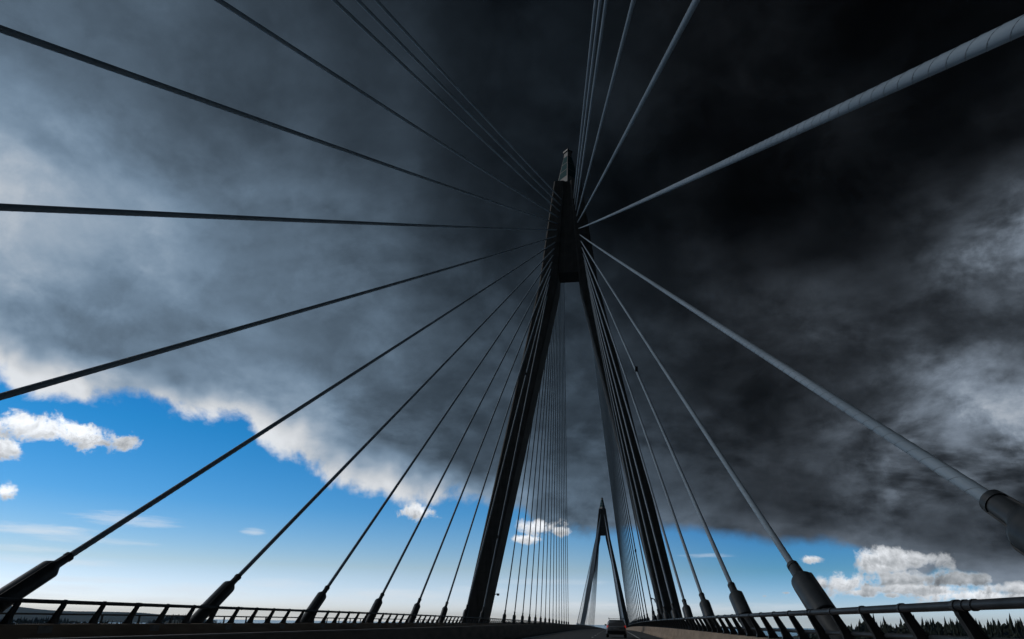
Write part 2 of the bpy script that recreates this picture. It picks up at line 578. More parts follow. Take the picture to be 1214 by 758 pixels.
def stay(side, k, back, group, label, y_off=0.0, detail=True, ribs=False, clamp=None):
    yb, zb, wt, yt, zt = (BACK if back else FRONT)[k]
    a = Vector((CX + side * WB, yb + y_off, zb + H)); b = Vector((CX + side * wt, yt + y_off, zt + H))
    d = (b - a).normalized()
    ydk = a.y
    for _ in range(4):                                   # run the line down to the edge of the deck
        target = H - 1.75 + prof(ydk)
        foot = a + d * ((target - a.z) / d.z)
        ydk = foot.y
    ztop = H + prof(ydk) + (1.95 if side < 0 else 1.70)
    top = foot + d * ((ztop - foot.z) / d.z)
    end = foot + d * ((H + prof(ydk) + 0.22 - foot.z) / d.z)
    lmax = (top - end).length
    if lmax < 2.2: end = top - d * 2.2
    if lmax > 4.2: end = top - d * 4.2
    rc = 0.104 if side > 0 else 0.112
    pts = sheath_pts(top, b)
    if not detail:
        m = MB(); m.tube([foot] + sheath_pts(top, b, 8), 0.095, 6)
        m.tube([foot, top - d * 0.8, top - d * 0.5, top], [0.3, 0.3, 0.17, 0.16], 6)
        o = m.build('stay_cable', M['sheath'], None, loc=tuple(foot), smooth=True)
        return tag(o, label, 'cable', group)
    root = empty('stay_cable', tuple(foot), label, 'cable', group)
    m = MB(); m.tube(pts, rc, 14)
    m.build('sheath', M['sheath'], root, smooth=True)
    m = MB()
    L = (top - end).length
    prof_r = [(0.0, 0.335), (L - 0.86, 0.335), (L - 0.80, 0.325), (L - 0.56, 0.172), (L - 0.50, 0.160), (L - 0.04, 0.153), (L + 0.05, 0.147)]
    m.tube([end + d * u for u, _ in prof_r], [r for _, r in prof_r], 20)
    m.tube([end + d * (L - 0.10), end + d * (L + 0.03)], 0.172, 20)
    m.tube([end + d * 0.02, end + d * 0.10], 0.352, 20)
    sl = m.build('socket', M['socket'], root, smooth=True)
    if not back:                                         # bolted seams where the two half shells meet
        m = MB()
        sx = d.cross(Vector((0, 0, 1))).normalized(); tx = sx.cross(d)
        for ang in (0.9, 0.9 + math.pi):
            off = sx * math.cos(ang) + tx * math.sin(ang)
            m.tube([end + d * u + off * (r + 0.008) for u, r in prof_r], 0.018, 6)
        m.build('seam', M['socket_dark'], sl, smooth=True)
    m = MB()
    m.tube([foot - d * 0.3, end + d * 0.02], 0.30, 16)
    m.build('anchor_pipe', M['socket_dark'], root, smooth=True)
    m = MB()
    m.hull8([(foot.x - .5, foot.y - .9, foot.z - .35), (foot.x + .5, foot.y - .9, foot.z - .35), (foot.x + .5, foot.y + .6, foot.z - .35), (foot.x - .5, foot.y + .6, foot.z - .35)],
            [(foot.x - .42, foot.y - .6, foot.z + .38), (foot.x + .42, foot.y - .6, foot.z + .38), (foot.x + .42, foot.y + .5, foot.z + .38), (foot.x - .42, foot.y + .5, foot.z + .38)])
    m.build('anchor_block', M['deckcon'], root)
    if ribs:
        m = MB()
        Lc = (b - top).length
        for ph in (0, math.pi):
            helix(m, pts, rc - 0.001, 0.84, ph, RIB.get((side, k), (0.1, 26))[0], min(Lc, RIB.get((side, k), (0.1, 26))[1]), 16, 0.006)
        m.build('spiral_rib', M['rib'], root, smooth=True)
    if clamp:
        Lc = (b - top).length
        p, tg = along(pts, clamp * Lc)
        m = MB()
        m.tube([p - tg * 0.18, p + tg * 0.18], rc + 0.05, 12)
        m.box(p.x - 0.12, p.x + 0.12, p.y - 0.42, p.y - 0.14, p.z - 0.12, p.z + 0.30)
        m.build('cable_lamp', M['dark'], root)
    return root


RIB = {(1, 9): (8, 62), (1, 8): (0.1, 40), (1, 10): (24, 70), (1, 11): (40, 80), (-1, 9): (14, 60), (-1, 8): (0.1, 40), (-1, 10): (26, 70)}
SPECIAL = {
    (1, 9): 'thickest pale stay cable, sweeping from the pylon head to the upper right corner',
    (1, 8): 'pale stay cable running down to the big dark socket at the right edge',
    (1, 10): 'pale stay cable leaving the top edge right of the pylon, second steepest rank overhead',
    (-1, 9): 'dark stay cable stretching almost level from the pylon head to the left edge',
    (-1, 8): 'dark stay cable sloping down across the white clouds to the left edge',
    (-1, 10): 'thick dark stay cable from the pylon head to the upper left corner',
    (-1, 7): 'dark stay cable ending in the largest socket at the lower left corner',
}
for side in (-1, 1):
    look = 'dark stay cable' if side < 0 else 'pale grey stay cable'
    where = 'left' if side < 0 else 'right'
    for k in range(15):
        if (side, k) in SPECIAL:
            lb = SPECIAL[(side, k)]
        elif k >= 10:
            lb = f'{look} overhead on the {where}, {ORD[k]} from the pylon, camera side'
        else:
            lb = f'{look} with a grey socket, {ORD[k]} anchorage before the near {where} leg'
        cl = {(1, 6): 0.292, (-1, 0): 0.18, (-1, 1): 0.63}.get((side, k))
        stay(side, k, False, 'stay cables between the camera and the near pylon', lb,
             ribs=(side > 0 and 5 <= k <= 11) or (side < 0 and 7 <= k <= 10), clamp=cl)
        stay(side, k, True, 'stay cables beyond the near pylon',
             f'thin dark stay cable past the near pylon, {ORD[k]} beyond its {where} leg',
             clamp=0.18 if (side, k) == (1, 0) else None)
for side in (-1, 1):
    where = 'left' if side < 0 else 'right'
    for k in range(15):
        stay(side, k, False, 'hairline stay cables of the far pylon', f'hairline stay cable, near side of the far pylon, {ORD[k]} from its {where} leg', SPAN, False)
        stay(side, k, True, 'hairline stay cables of the far pylon', f'hairline stay cable, far side of the far pylon, {ORD[k]} from its {where} leg', SPAN, False)

# ------------------------------------------------------------------ floodlights on short arms
def floodlight(p, arm, label, mast):
    root = empty('floodlight', p, label, 'lamp', 'floodlights near the pylon legs')
    P = Vector(p); A = Vector(arm)
    m = MB()
    if mast: m.tube([P, P + Vector((0, 0, mast))], 0.05, 8)
    q = P + Vector((0, 0, mast))
    m.tube([q - A * 0.3, q + A], 0.07, 8)
    m.build('arm', M['dark'], root, smooth=True)
    e = q + A
    m = MB()
    m.hull8([(e.x - .16, e.y - .18, e.z - .34), (e.x + .16, e.y - .18, e.z - .34), (e.x + .16, e.y + .18, e.z - .34), (e.x - .16, e.y + .18, e.z - .34)],
            [(e.x - .24, e.y - .22, e.z + .02), (e.x + .24, e.y - .22, e.z + .02), (e.x + .24, e.y + .22, e.z + .02), (e.x - .24, e.y + .22, e.z + .02)])
    m.build('lamp_head', M['dark'], root)
    m = MB(); m.box(e.x - .13, e.x + .13, e.y - .15, e.y + .15, e.z - .36, e.z - .342)
    m.build('lens', M['glass'], root)


zl = H + 4.15
floodlight((CX - in_x(zl) - 0.02, YP + 2.6, zl), (1.0, 0, 0.25), 'small black floodlight on an arm from the inner side of the left pylon leg', 0.0)
floodlight((5.45, 102.0, H - 0.55), (0.62, 0, -0.25), 'small black floodlight on a mast beside the right pylon leg sockets', 3.9)

# ------------------------------------------------------------------ the car
M['carpaint'] = plain('car_paint', (0.25, 0.265, 0.28), 0.32, 0.35)
M['carpaint'].node_tree.nodes['Principled BSDF'].inputs['Coat Weight'].default_value = 0.4
M['carglass'] = plain('car_glass', (0.012, 0.016, 0.018), 0.08)
M['tyre'] = plain('tyre_rubber', (0.018, 0.018, 0.018), 0.85)
M['rim'] = plain('rim_alloy', (0.3, 0.3, 0.31), 0.35, 0.8)
M['taillight'] = plain('tail_light_red', (0.45, 0.02, 0.015), 0.25, emit=((1.0, 0.05, 0.03), 0.22))
M['trim'] = plain('car_trim', (0.02, 0.02, 0.022), 0.6)
M['numplate'] = plain('plate_white', (0.55, 0.55, 0.53), 0.5)


def build_car(x, y):
    z0 = road_z(x, y)
    root = empty('parked_car', (x, y, z0), 'grey estate car with red tail lights and roof rails, driving away in the right lane', 'car')
    root.name = 'estate_car'

    def part(m, nm, mat, par=root, smooth=False, bevel=0.0):
        o = m.build(nm, mat, None, smooth=smooth, bevel=bevel)
        o.parent = par
        return o
    m = MB(); vs = []; fs = []
    st = [(0.0, .72, .40, .86), (.06, .81, .33, .93), (.22, .86, .28, .97), (.8, .88, .24, .97), (2.0, .885, .22, .94), (3.1, .88, .22, .92), (3.7, .86, .24, .84), (4.1, .80, .27, .74), (4.3, .66, .34, .62)]
    for (yy, hw, zb, zt) in st:
        h = zt - zb
        half = [(hw * .86, zb), (hw * .97, zb + .10 * h), (hw, zb + .35 * h), (hw * .995, zb + .62 * h), (hw * .97, zb + .86 * h), (hw * .90, zt)]
        ring = half + [(-a, c) for a, c in reversed(half)]
        vs += [(a, yy, c) for a, c in ring]
    n = 12
    for i in range(len(st) - 1):
        for j in range(n):
            fs.append((i * n + j, i * n + (j + 1) % n, (i + 1) * n + (j + 1) % n, (i + 1) * n + j))
    fs += [tuple(range(n)), tuple(range((len(st) - 1) * n, len(st) * n))]
    m.add(vs, fs)
    rows = [(.93, .80, .13, 3.25), (1.12, .765, .20, 2.95), (1.34, .69, .33, 2.55), (1.45, .62, .46, 2.25), (1.49, .52, .62, 2.05)]
    vs = []; fs = []
    for z, hw, ya, yb in rows:
        vs += [(-hw + .08, ya, z), (hw - .08, ya, z), (hw, ya + .1, z), (hw, yb - .1, z), (hw - .08, yb, z), (-hw + .08, yb, z), (-hw, yb - .1, z), (-hw, ya + .1, z)]
    n = 8
    for i in range(len(rows) - 1):
        for j in range(n):
            fs.append((i * n + j, i * n + (j + 1) % n, (i + 1) * n + (j + 1) % n, (i + 1) * n + j))
    fs += [tuple(range(n)), tuple(range((len(rows) - 1) * n, len(rows) * n))]
    m.add(vs, fs)
    part(m, 'body', M['carpaint'], smooth=True)

    def pane(nm, quad, nrm, mat=M['carglass']):
        mm = MB(); nv = Vector(nrm).normalized()
        q = [Vector(p) for p in quad]
        mm.hull8([p - nv * .012 for p in q], [p + nv * .012 for p in q])
        return part(mm, nm, mat)
    rw = pane('rear_window', [(-.62, .195, 1.03), (.62, .195, 1.03), (.53, .36, 1.375), (-.53, .36, 1.375)], (0, -1, .42))
    for s in (-1, 1):
        pane('side_window', [(s * .787, .62, 1.02), (s * .787, 1.55, 1.02), (s * .70, 1.55, 1.34), (s * .70, .78, 1.34)], (s, 0, .25))
        pane('side_window', [(s * .787, 1.63, 1.02), (s * .787, 2.65, 1.02), (s * .70, 2.25, 1.34), (s * .70, 1.63, 1.34)], (s, 0, .25))
        mm = MB()
        mm.hull8([(s * .66, .00, .80), (s * .84, .07, .80), (s * .86, .30, .80), (s * .72, .30, .80)], [(s * .70, .06, 1.02), (s * .80, .11, 1.02), (s * .81, .30, 1.02), (s * .72, .30, 1.02)])
        part(mm, 'tail_light', M['taillight'], bevel=.012)
        mm = MB(); mm.tube([(s * .60, .75, 1.555), (s * .60, 1.2, 1.57), (s * .60, 2.1, 1.56)], .022, 8)
        for yy in (.78, 1.4, 2.05): mm.tube([(s * .60, yy, 1.44), (s * .60, yy, 1.56)], .02, 6)
        part(mm, 'roof_rail', M['trim'], smooth=True)
        mm = MB(); mm.hull8([(s * .84, 2.42, .98), (s * 1.03, 2.46, .99), (s * 1.03, 2.56, .99), (s * .84, 2.56, .98)], [(s * .86, 2.44, 1.10), (s * 1.02, 2.47, 1.12), (s * 1.02, 2.56, 1.12), (s * .86, 2.56, 1.10)])
        part(mm, 'mirror', M['trim'], bevel=.02)
    for yy in (.95, 1.75):
        mm = MB(); mm.box(-.66, .66, yy - .03, yy + .03, 1.575, 1.605)
        for s in (-1, 1): mm.box(s * .63 - .035, s * .63 + .035, yy - .05, yy + .05, 1.53, 1.66)
        part(mm, 'roof_bar', M['trim'])
    pane('windscreen', [(-.66, 3.10, 1.02), (.66, 3.10, 1.02), (.56, 2.50, 1.38), (-.56, 2.50, 1.38)], (0, 1, 1.4))
    mm = MB(); mm.hull8([(-.74, -.05, .34), (.74, -.05, .34), (.86, .30, .30), (-.86, .30, .30)], [(-.76, -.06, .56), (.76, -.06, .56), (.885, .30, .56), (-.885, .30, .56)])
    part(mm, 'bumper', M['trim'], bevel=.03)
    mm = MB(); mm.box(-.26, .26, -.012, .03, .70, .81)
    part(mm, 'number_plate', M['numplate'])
    for s in (-1, 1):
        for yy in (.72, 3.35):
            mm = MB()
            mm.tube([(s * .66, yy, .315), (s * .68, yy, .315), (s * .86, yy, .315), (s * .88, yy, .315)], [.28, .315, .315, .285], 24)
            w = part(mm, 'wheel', M['tyre'], smooth=True)
            mm = MB(); mm.tube([(s * .875, yy, .315), (s * .892, yy, .315)], [.21, .18], 18)
            r_ = part(mm, 'rim', M['rim'], par=w, smooth=True)
    return root


build_car(0.16, 61.0)

# ------------------------------------------------------------------ water and land
def noise2(x, y, seed=0):
    from mathutils import noise
    return noise.fractal(Vector((x, y, seed)), 1.0, 2.0, 5)


m = MB()
n = 96
vs = [(0, 0, 0)]; fs = []
for r_ in (600, 2500, 7000, 12000):
    for i in range(n):
        a = 2 * math.pi * i / n
        vs.append((r_ * math.sin(a), r_ * math.cos(a), 0))
for i in range(n): fs.append((0, 1 + i, 1 + (i + 1) % n))
for q in range(3):
    for i in range(n):
        a = 1 + q * n + i; b_ = 1 + q * n + (i + 1) % n
        fs.append((a, a + n, b_ + n, b_))
m.add(vs, fs)
wm, nt, bb = new_mat('fjord_water')
bb.inputs['Base Color'].default_value = (0.02, 0.045, 0.06, 1); bb.inputs['Roughness'].default_value = 0.16
tc = nt.nodes.new('ShaderNodeTexCoord'); nn = nt.nodes.new('ShaderNodeTexNoise')
nn.inputs['Scale'].default_value = 0.12; nn.inputs['Detail'].default_value = 6
nt.links.new(tc.outputs['Object'], nn.inputs['Vector'])
bp = nt.nodes.new('ShaderNodeBump'); bp.inputs['Strength'].default_value = 0.5; bp.inputs['Distance'].default_value = 0.6
nt.links.new(nn.outputs['Fac'], bp.inputs['Height']); nt.links.new(bp.outputs['Normal'], bb.inputs['Normal'])
tag(m.build('water', wm), kind='structure')


def bump(v, c, w):
    t = abs(v - c) / w
    return 0.0 if t >= 1 else (1 - t * t) ** 2


def ss(a, b_, v):
    t = min(1, max(0, (v - a) / (b_ - a)))
    return t * t * (3 - 2 * t)


def land(x, y):
    r_ = math.hypot(x, y); az = math.degrees(math.atan2(x, y))
    h = -6.0
    nz = noise2(x / 700.0, y / 700.0, 3.1)
    # wooded shore on the left, two kilometres off
    sh = ss(1450, 1800, r_) * (1 - ss(2300, 3000, r_)) * ss(-120, -95, az) * (1 - ss(-31, -26, az))
    h = max(h, -6 + sh * (34 + 10 * nz + 21 * bump(az, -33.9, 2.2) + 6 * bump(az, -42, 3)))
    # hills far off on the left
    fh = ss(5200, 7600, r_) * (1 - ss(9500, 10500, r_)) * ss(-130, -90, az) * (1 - ss(-37, -30, az))
    top = 74 + 55 * (1 - ss(-45.5, -40.5, az)) + 16 * noise2(x / 1500.0, y / 1500.0, 8.2)
    h = max(h, -6 + fh * top)
    # the wooded hill on the right
    rh = ss(300, 520, r_) * ss(9, 17, az) * (1 - ss(110, 140, az)) * (1 - ss(2200, 2800, r_))
    h = max(h, -6 + rh * (46 + 5 * nz + 5 * ss(560, 760, r_) - 7 * bump(az, 17, 4)))
    # the far landing of the bridge and the shore behind it
    ah = ss(1120, 1330, r_) * bump(az, 0, 24) * (1 - ss(2600, 3400, r_))
    h = max(h, -6 + ah * (7 + 2 * nz))
    # the landing behind the camera
    bh = ss(330, 420, r_) * ss(120, 140, abs(az)) * (1 - ss(2500, 3200, r_))
    h = max(h, -6 + bh * (58 + 3 * nz))
    return h


m = MB(); vs = []; fs = []
rs = [220]
while rs[-1] < 11500: rs.append(rs[-1] * 1.055)
na = 288
for r_ in rs:
    for i in range(na):
        a = 2 * math.pi * i / na
        x, y = r_ * math.sin(a), r_ * math.cos(a)
        vs.append((x, y, land(x, y)))
for q in range(len(rs) - 1):
    for i in range(na):
        a = q * na + i; b_ = q * na + (i + 1) % na
        fs.append((a, b_, b_ + na, a + na))
m.add(vs, fs)
M['hill'] = tex_mat('wooded_ground', (0.016, 0.028, 0.020), (0.036, 0.050, 0.034), 0.02, 0.95, detail=10, bump=0.0)
tag(m.build('hills', M['hill'], smooth=True), kind='structure')

M['needles'] = tex_mat('spruce_needles', (0.010, 0.017, 0.010), (0.026, 0.036, 0.020), 0.08, 0.9, detail=8)


def conifer(m, x, y, z, h, seg, tiers):
    r0 = h * rnd.uniform(0.15, 0.22)
    tilt = rnd.uniform(-.02, .02) * h
    vs = []; fs = []
    for t in range(tiers):
        zb = z + h * (0.06 + 0.82 * t / tiers)
        zt = z + h * (0.06 + 0.82 * (t + 1) / tiers + 0.16) if t < tiers - 1 else z + h
        rr = r0 * (1 - 0.86 * t / tiers)
        o = len(vs); ph = rnd.random() * 6
        for j in range(seg):
            q = rr * (1.0 if j % 2 else 0.62) * rnd.uniform(0.75, 1.2)
            a = ph + 2 * math.pi * j / seg
            vs.append((x + q * math.cos(a), y + q * math.sin(a), zb + rnd.uniform(-.03, .03) * h))
        vs.append((x + tilt * (t + 1) / tiers, y, zt))
        for j in range(seg):
            fs.append((o + j, o + (j + 1) % seg, o + seg))
    m.add(vs, fs)


def round_tree(m, x, y, z, h):
    vs = []; fs = []
    for c in range(5):
        cx, cy, cz = x + rnd.uniform(-.22, .22) * h, y + rnd.uniform(-.22, .22) * h, z + h * rnd.uniform(.45, .85)
        q = h * rnd.uniform(.14, .24); o = len(vs)
        vs.append((cx, cy, cz + q))
        for j in range(6):
            a = 1.047 * j + rnd.random()
            vs.append((cx + q * math.cos(a) * rnd.uniform(.7, 1.2), cy + q * math.sin(a) * rnd.uniform(.7, 1.2), cz + q * rnd.uniform(-.3, .3)))
        vs.append((cx, cy, cz - q))
        for j in range(6):
            fs.append((o, o + 1 + j, o + 1 + (j + 1) % 6)); fs.append((o + 7, o + 1 + (j + 1) % 6, o + 1 + j))
    m.add(vs, fs)


def wood(name, az0, az1, r0, r1, n_, h0, h1, seg, tiers, deciduous=0.15, clear=()):
    m = MB(); made = 0
    while made < n_:
        az = R(rnd.uniform(az0, az1)); r_ = math.sqrt(rnd.uniform(r0 * r0, r1 * r1))
        x, y = r_ * math.sin(az), r_ * math.cos(az)
        z = land(x, y)
        made += 1
        if z < 3 or any(math.hypot(x - cx, y - cy) < cr for cx, cy, cr in clear): continue
        h = rnd.uniform(h0, h1) * rnd.choice((0.55, 0.75, 0.9, 1, 1, 1.15, 1.3)) * (0.85 + 0.35 * noise2(x / 60, y / 60, 5))
        if rnd.random() < deciduous: round_tree(m, x, y, z - 1, h * .8)
        else: conifer(m, x, y, z - 1, h, seg, tiers)
    tag(m.build(name, M['needles']), kind='stuff')


AZH = R(23.3)
HX, HY = 540 * math.sin(AZH), 540 * math.cos(AZH)
CLEAR = [(HX, HY, 17), (HX * .93, HY * .93, 14), (HX * .86, HY * .86, 12)]
wood('forest', 12, 48, 545, 800, 1900, 13, 20, 10, 5, 0.12, CLEAR)
wood('forest', 15, 44, 430, 545, 420, 8, 13, 8, 4, 0.3, CLEAR)
wood('forest', -60, -25, 1650, 2150, 3600, 10, 15, 6, 2, 0.2)

if HAZE:
    m = MB(); m.box(-12500, 12500, -12500, 12500, -7.5, H + 98)
    hz = m.build('haze', bpy.data.materials.new('haze'))
    hm = hz.data.materials[0]; hm.use_nodes = True
    for n_ in list(hm.node_tree.nodes): hm.node_tree.nodes.remove(n_)
    pv = hm.node_tree.nodes.new('ShaderNodeVolumePrincipled')
    pv.inputs['Color'].default_value = (0.36, 0.66, 1.0, 1); pv.inputs['Density'].default_value = HAZE
    ho = hm.node_tree.nodes.new('ShaderNodeOutputMaterial')
    hm.node_tree.links.new(pv.outputs[0], ho.inputs['Volume'])
    tag(hz, kind='stuff')

# two houses in the clearing of the wood
def house(x, y, rz, w, d, hw, hr, wall, label):
    z = land(x, y) - 0.4
    root = empty('house', (x, y, z), label, 'house')
    root.rotation_euler = (0, 0, rz)
    def put(m, nm, mat, par):
        o = m.build(nm, mat); o.parent = par; o.location = (0, 0, 0); return o
    m = MB()
    m.add([(-w, -d, 0), (w, -d, 0), (w, d, 0), (-w, d, 0), (-w, -d, hw), (w, -d, hw), (w, d, hw), (-w, d, hw), (-w, 0, hw + hr), (w, 0, hw + hr)],
          [(0, 1, 5, 4), (2, 3, 7, 6), (1, 2, 6, 9, 5), (3, 0, 4, 8, 7), (4, 5, 9, 8), (6, 7, 8, 9), (0, 3, 2, 1)])
    put(m, 'wall', wall, root)
    m = MB()
    for s in (-1, 1):
        m.hull8([(-w - .5, s * (d + .6), hw - .25), (w + .5, s * (d + .6), hw - .25), (w + .5, 0, hw + hr + .06), (-w - .5, 0, hw + hr + .06)],
                [(-w - .5, s * (d + .6), hw + .05), (w + .5, s * (d + .6), hw + .05), (w + .5, 0, hw + hr + .36), (-w - .5, 0, hw + hr + .36)])
    rf = put(m, 'roof', M['rooftile'], root)
    m = MB(); m.box(w * .3, w * .3 + .8, -.4, .4, hw + hr - .2, hw + hr + 1.3)
    put(m, 'chimney', M['rooftile'], rf)
    for i in range(3):
        xx = -w * .66 + i * w * .66
        m = MB(); m.box(xx - .6, xx + .6, -d - .05, -d + .02, 1.1, 2.4)
        fr = put(m, 'window', M['carglass'], root)


M['rooftile'] = tex_mat('roof_tile', (0.10, 0.045, 0.035), (0.16, 0.07, 0.05), 0.8, 0.8)
M['whitewall'] = tex_mat('white_boards', (0.62, 0.60, 0.56), (0.75, 0.73, 0.69), 0.8, 0.8)
M['redwall'] = tex_mat('yellow_boards', (0.45, 0.34, 0.16), (0.55, 0.42, 0.20), 0.8, 0.8)
house(HX, HY, R(-30), 5.5, 3.6, 3.2, 2.4, M['whitewall'], 'white wooden house with a tiled roof in the trees behind the right railing')
house(HX * .955 + 17, HY * .955 - 3, R(12), 4.2, 3.2, 2.8, 2.2, M['redwall'], 'small ochre house beside the white house in the trees')
SEED = 9.0

# ------------------------------------------------------------------ sky: physical sky above the horizon, storm deck and cumulus over it
SUN_AZ, SUN_EL = -82.0, 36.0       # degrees; azimuth from +Y towards +X
w = bpy.data.worlds.new('World'); scene.world = w
w.use_nodes = True
nt = w.node_tree
for n_ in list(nt.nodes): nt.nodes.remove(n_)
N = nt.nodes


def sock(v, inp):
    if hasattr(v, 'bl_idname') and hasattr(v, 'outputs'): v = v.outputs[0]
    if isinstance(v, bpy.types.NodeSocket): nt.links.new(v, inp)
    else: inp.default_value = v


def mt(op, a, b=None, c=None, clamp=False):
    n_ = N.new('ShaderNodeMath'); n_.operation = op; n_.use_clamp = clamp
    sock(a, n_.inputs[0])
    if b is not None: sock(b, n_.inputs[1])
    if c is not None: sock(c, n_.inputs[2])
    return n_.outputs[0]


def smooth(v, a, b, o0=0.0, o1=1.0):
    n_ = N.new('ShaderNodeMapRange'); n_.interpolation_type = 'SMOOTHSTEP'
    sock(v, n_.inputs['Value'])
    n_.inputs['From Min'].default_value = a; n_.inputs['From Max'].default_value = b
    n_.inputs['To Min'].default_value = o0; n_.inputs['To Max'].default_value = o1
    return n_.outputs['Result']


def fmix(f, a, b):
    n_ = N.new('ShaderNodeMix'); n_.data_type = 'FLOAT'
    sock(f, n_.inputs[0]); sock(a, n_.inputs[2]); sock(b, n_.inputs[3])
    return n_.outputs[0]


def cmix(f, a, b, blend='MIX'):
    n_ = N.new('ShaderNodeMix'); n_.data_type = 'RGBA'; n_.blend_type = blend
    sock(f, n_.inputs[0]); sock(a, n_.inputs[6]); sock(b, n_.inputs[7])
    return n_.outputs[2]


def noise(vec, scale, detail, rough=0.55, dist=0.0, lac=2.0):
    n_ = N.new('ShaderNodeTexNoise')
    n_.inputs['Scale'].default_value = scale; n_.inputs['Detail'].default_value = detail
    n_.inputs['Roughness'].default_value = rough; n_.inputs['Distortion'].default_value = dist
    sock(vec, n_.inputs['Vector'])
    return n_.outputs['Fac']


def comb(x, y, z):
    n_ = N.new('ShaderNodeCombineXYZ')
    sock(x, n_.inputs[0]); sock(y, n_.inputs[1]); sock(z, n_.inputs[2])
    return n_.outputs[0]


tc = N.new('ShaderNodeTexCoord')
nrm = N.new('ShaderNodeVectorMath'); nrm.operation = 'NORMALIZE'
nt.links.new(tc.outputs['Generated'], nrm.inputs[0])
D = nrm.outputs[0]
sp = N.new('ShaderNodeSeparateXYZ'); nt.links.new(D, sp.inputs[0])
X, Y, Z = sp.outputs
AZ = mt('MULTIPLY', mt('ARCTAN2', X, Y), 57.29578)
EL = mt('MULTIPLY', mt('ARCSINE', Z), 57.29578)
# point where the ray meets a flat cloud layer, so that clouds shrink and flatten towards the horizon
den = mt('ADD', mt('MAXIMUM', Z, 0.0), 0.30)
P = comb(mt('DIVIDE', X, den), mt('DIVIDE', Y, den), 0.0)
P2 = comb(mt('DIVIDE', X, den), mt('DIVIDE', Y, den), 5.7)

n_big = noise(P, 1.0, 7, 0.55, 0.5)
n_mid = noise(P2, 2.3, 6, 0.55, 0.5)
n_dir = noise(D, 9.0, 9, 0.60, 0.25)
n_fin = noise(D, 30.0, 7, 0.62, 0.2)
n_warp = noise(D, 4.0, 5, 0.55)
n_warp2 = noise(P, 1.3, 4, 0.5)

ELS = [49, 43, 38, 33, 29, 26, 23, 20, 17.5, 15, 12.5, 10, 7.5, 5, 1.5]
ROWS = [
    [99, 92, 90, 81, 68, 67, 67, 64, 48, 47, 47, 46, 31, 28, 28, 27, 24, 24, 24, 21, 20, 20, 20, 16, 14, 14, 14, 15, 24, 31, 41],
    [101, 97, 93, 90, 88, 70, 67, 67, 62, 52, 53, 53, 34, 32, 31, 28, 28, 28, 24, 22, 21, 22, 28, 23, 17, 15, 16, 18, 18, 18, 18],
    [107, 108, 107, 102, 102, 87, 79, 79, 76, 59, 59, 59, 42, 35, 34, 33, 29, 25, 23, 22, 22, 21, 23, 28, 28, 20, 20, 19, 19, 18, 18],
    [153, 154, 145, 124, 116, 117, 100, 102, 103, 89, 88, 81, 50, 47, 40, 41, 32, 24, 24, 24, 16, 15, 15, 17, 18, 22, 29, 34, 34, 34, 34],
    [169, 168, 165, 154, 147, 144, 109, 105, 103, 100, 94, 93, 68, 64, 56, 53, 50, 47, 33, 34, 29, 25, 23, 20, 20, 35, 64, 90, 82, 59, 56],
    [166, 164, 161, 154, 143, 136, 112, 107, 102, 98, 95, 94, 70, 66, 58, 53, 52, 52, 36, 35, 36, 37, 47, 45, 37, 43, 95, 135, 150, 153, 80],
    [156, 154, 152, 146, 135, 129, 112, 109, 98, 91, 97, 99, 78, 74, 70, 69, 72, 72, 46, 43, 39, 46, 57, 54, 48, 50, 74, 97, 113, 125, 76],
    [150, 149, 145, 134, 130, 125, 123, 114, 107, 94, 99, 98, 80, 75, 71, 73, 79, 76, 48, 46, 38, 41, 58, 61, 71, 79, 61, 57, 59, 66, 76],
    [148, 148, 143, 133, 136, 129, 132, 133, 134, 147, 103, 93, 87, 80, 75, 79, 81, 80, 53, 52, 39, 38, 53, 71, 94, 113, 87, 61, 54, 67, 78],
    [148, 147, 142, 138, 144, 142, 142, 153, 165, 162, 122, 99, 90, 83, 84, 82, 80, 79, 56, 55, 46, 42, 50, 74, 94, 122, 127, 122, 105, 82, 79],
    [142, 147, 141, 144, 148, 149, 150, 162, 168, 157, 126, 114, 104, 87, 86, 85, 79, 77, 60, 57, 50, 47, 58, 72, 96, 110, 120, 127, 129, 84, 79],
    [134, 140, 145, 148, 149, 150, 150, 156, 168, 144, 124, 117, 110, 90, 88, 88, 79, 74, 62, 60, 51, 51, 62, 73, 89, 98, 103, 108, 111, 82, 79],
    [132, 133, 142, 149, 150, 150, 150, 151, 151, 121, 120, 118, 110, 91, 90, 89, 79, 74, 62, 60, 50, 52, 59, 67, 63, 64, 69, 72, 76, 80, 78],
    [130, 131, 132, 139, 149, 150, 150, 150, 121, 120, 120, 120, 111, 91, 91, 89, 79, 75, 62, 59, 50, 54, 57, 63, 58, 55, 55, 55, 58, 78, 77],
    [127, 128, 129, 129, 131, 145, 148, 141, 120, 120, 120, 120, 118, 92, 91, 89, 79, 75, 63, 58, 51, 56, 58, 68, 66, 59, 59, 58, 67, 76, 76],
]
EDGE = [(-47.82, 15.83), (-46.19, 15.02), (-44.62, 14.74), (-41.96, 14.63), (-38.65, 14.89), (-35.08, 14.98), (-31.92, 14.88), (-29.82, 13.76), (-27.32, 12.3), (-24.11, 10.82), (-21.27, 9.95), (-18.44, 9.74), (-14.83, 9.32), (-11.95, 9.69), (-7.56, 8.71), (-5.38, 6.83), (-2.52, 6.71), (1.03, 6.99), (4.52, 7.23), (6.3, 7.21), (8.59, 6.42), (13.19, 5.99), (17.44, 5.43), (18.85, 4.7), (20.94, 3.68), (24.02, 3.04), (28.44, 2.3)]
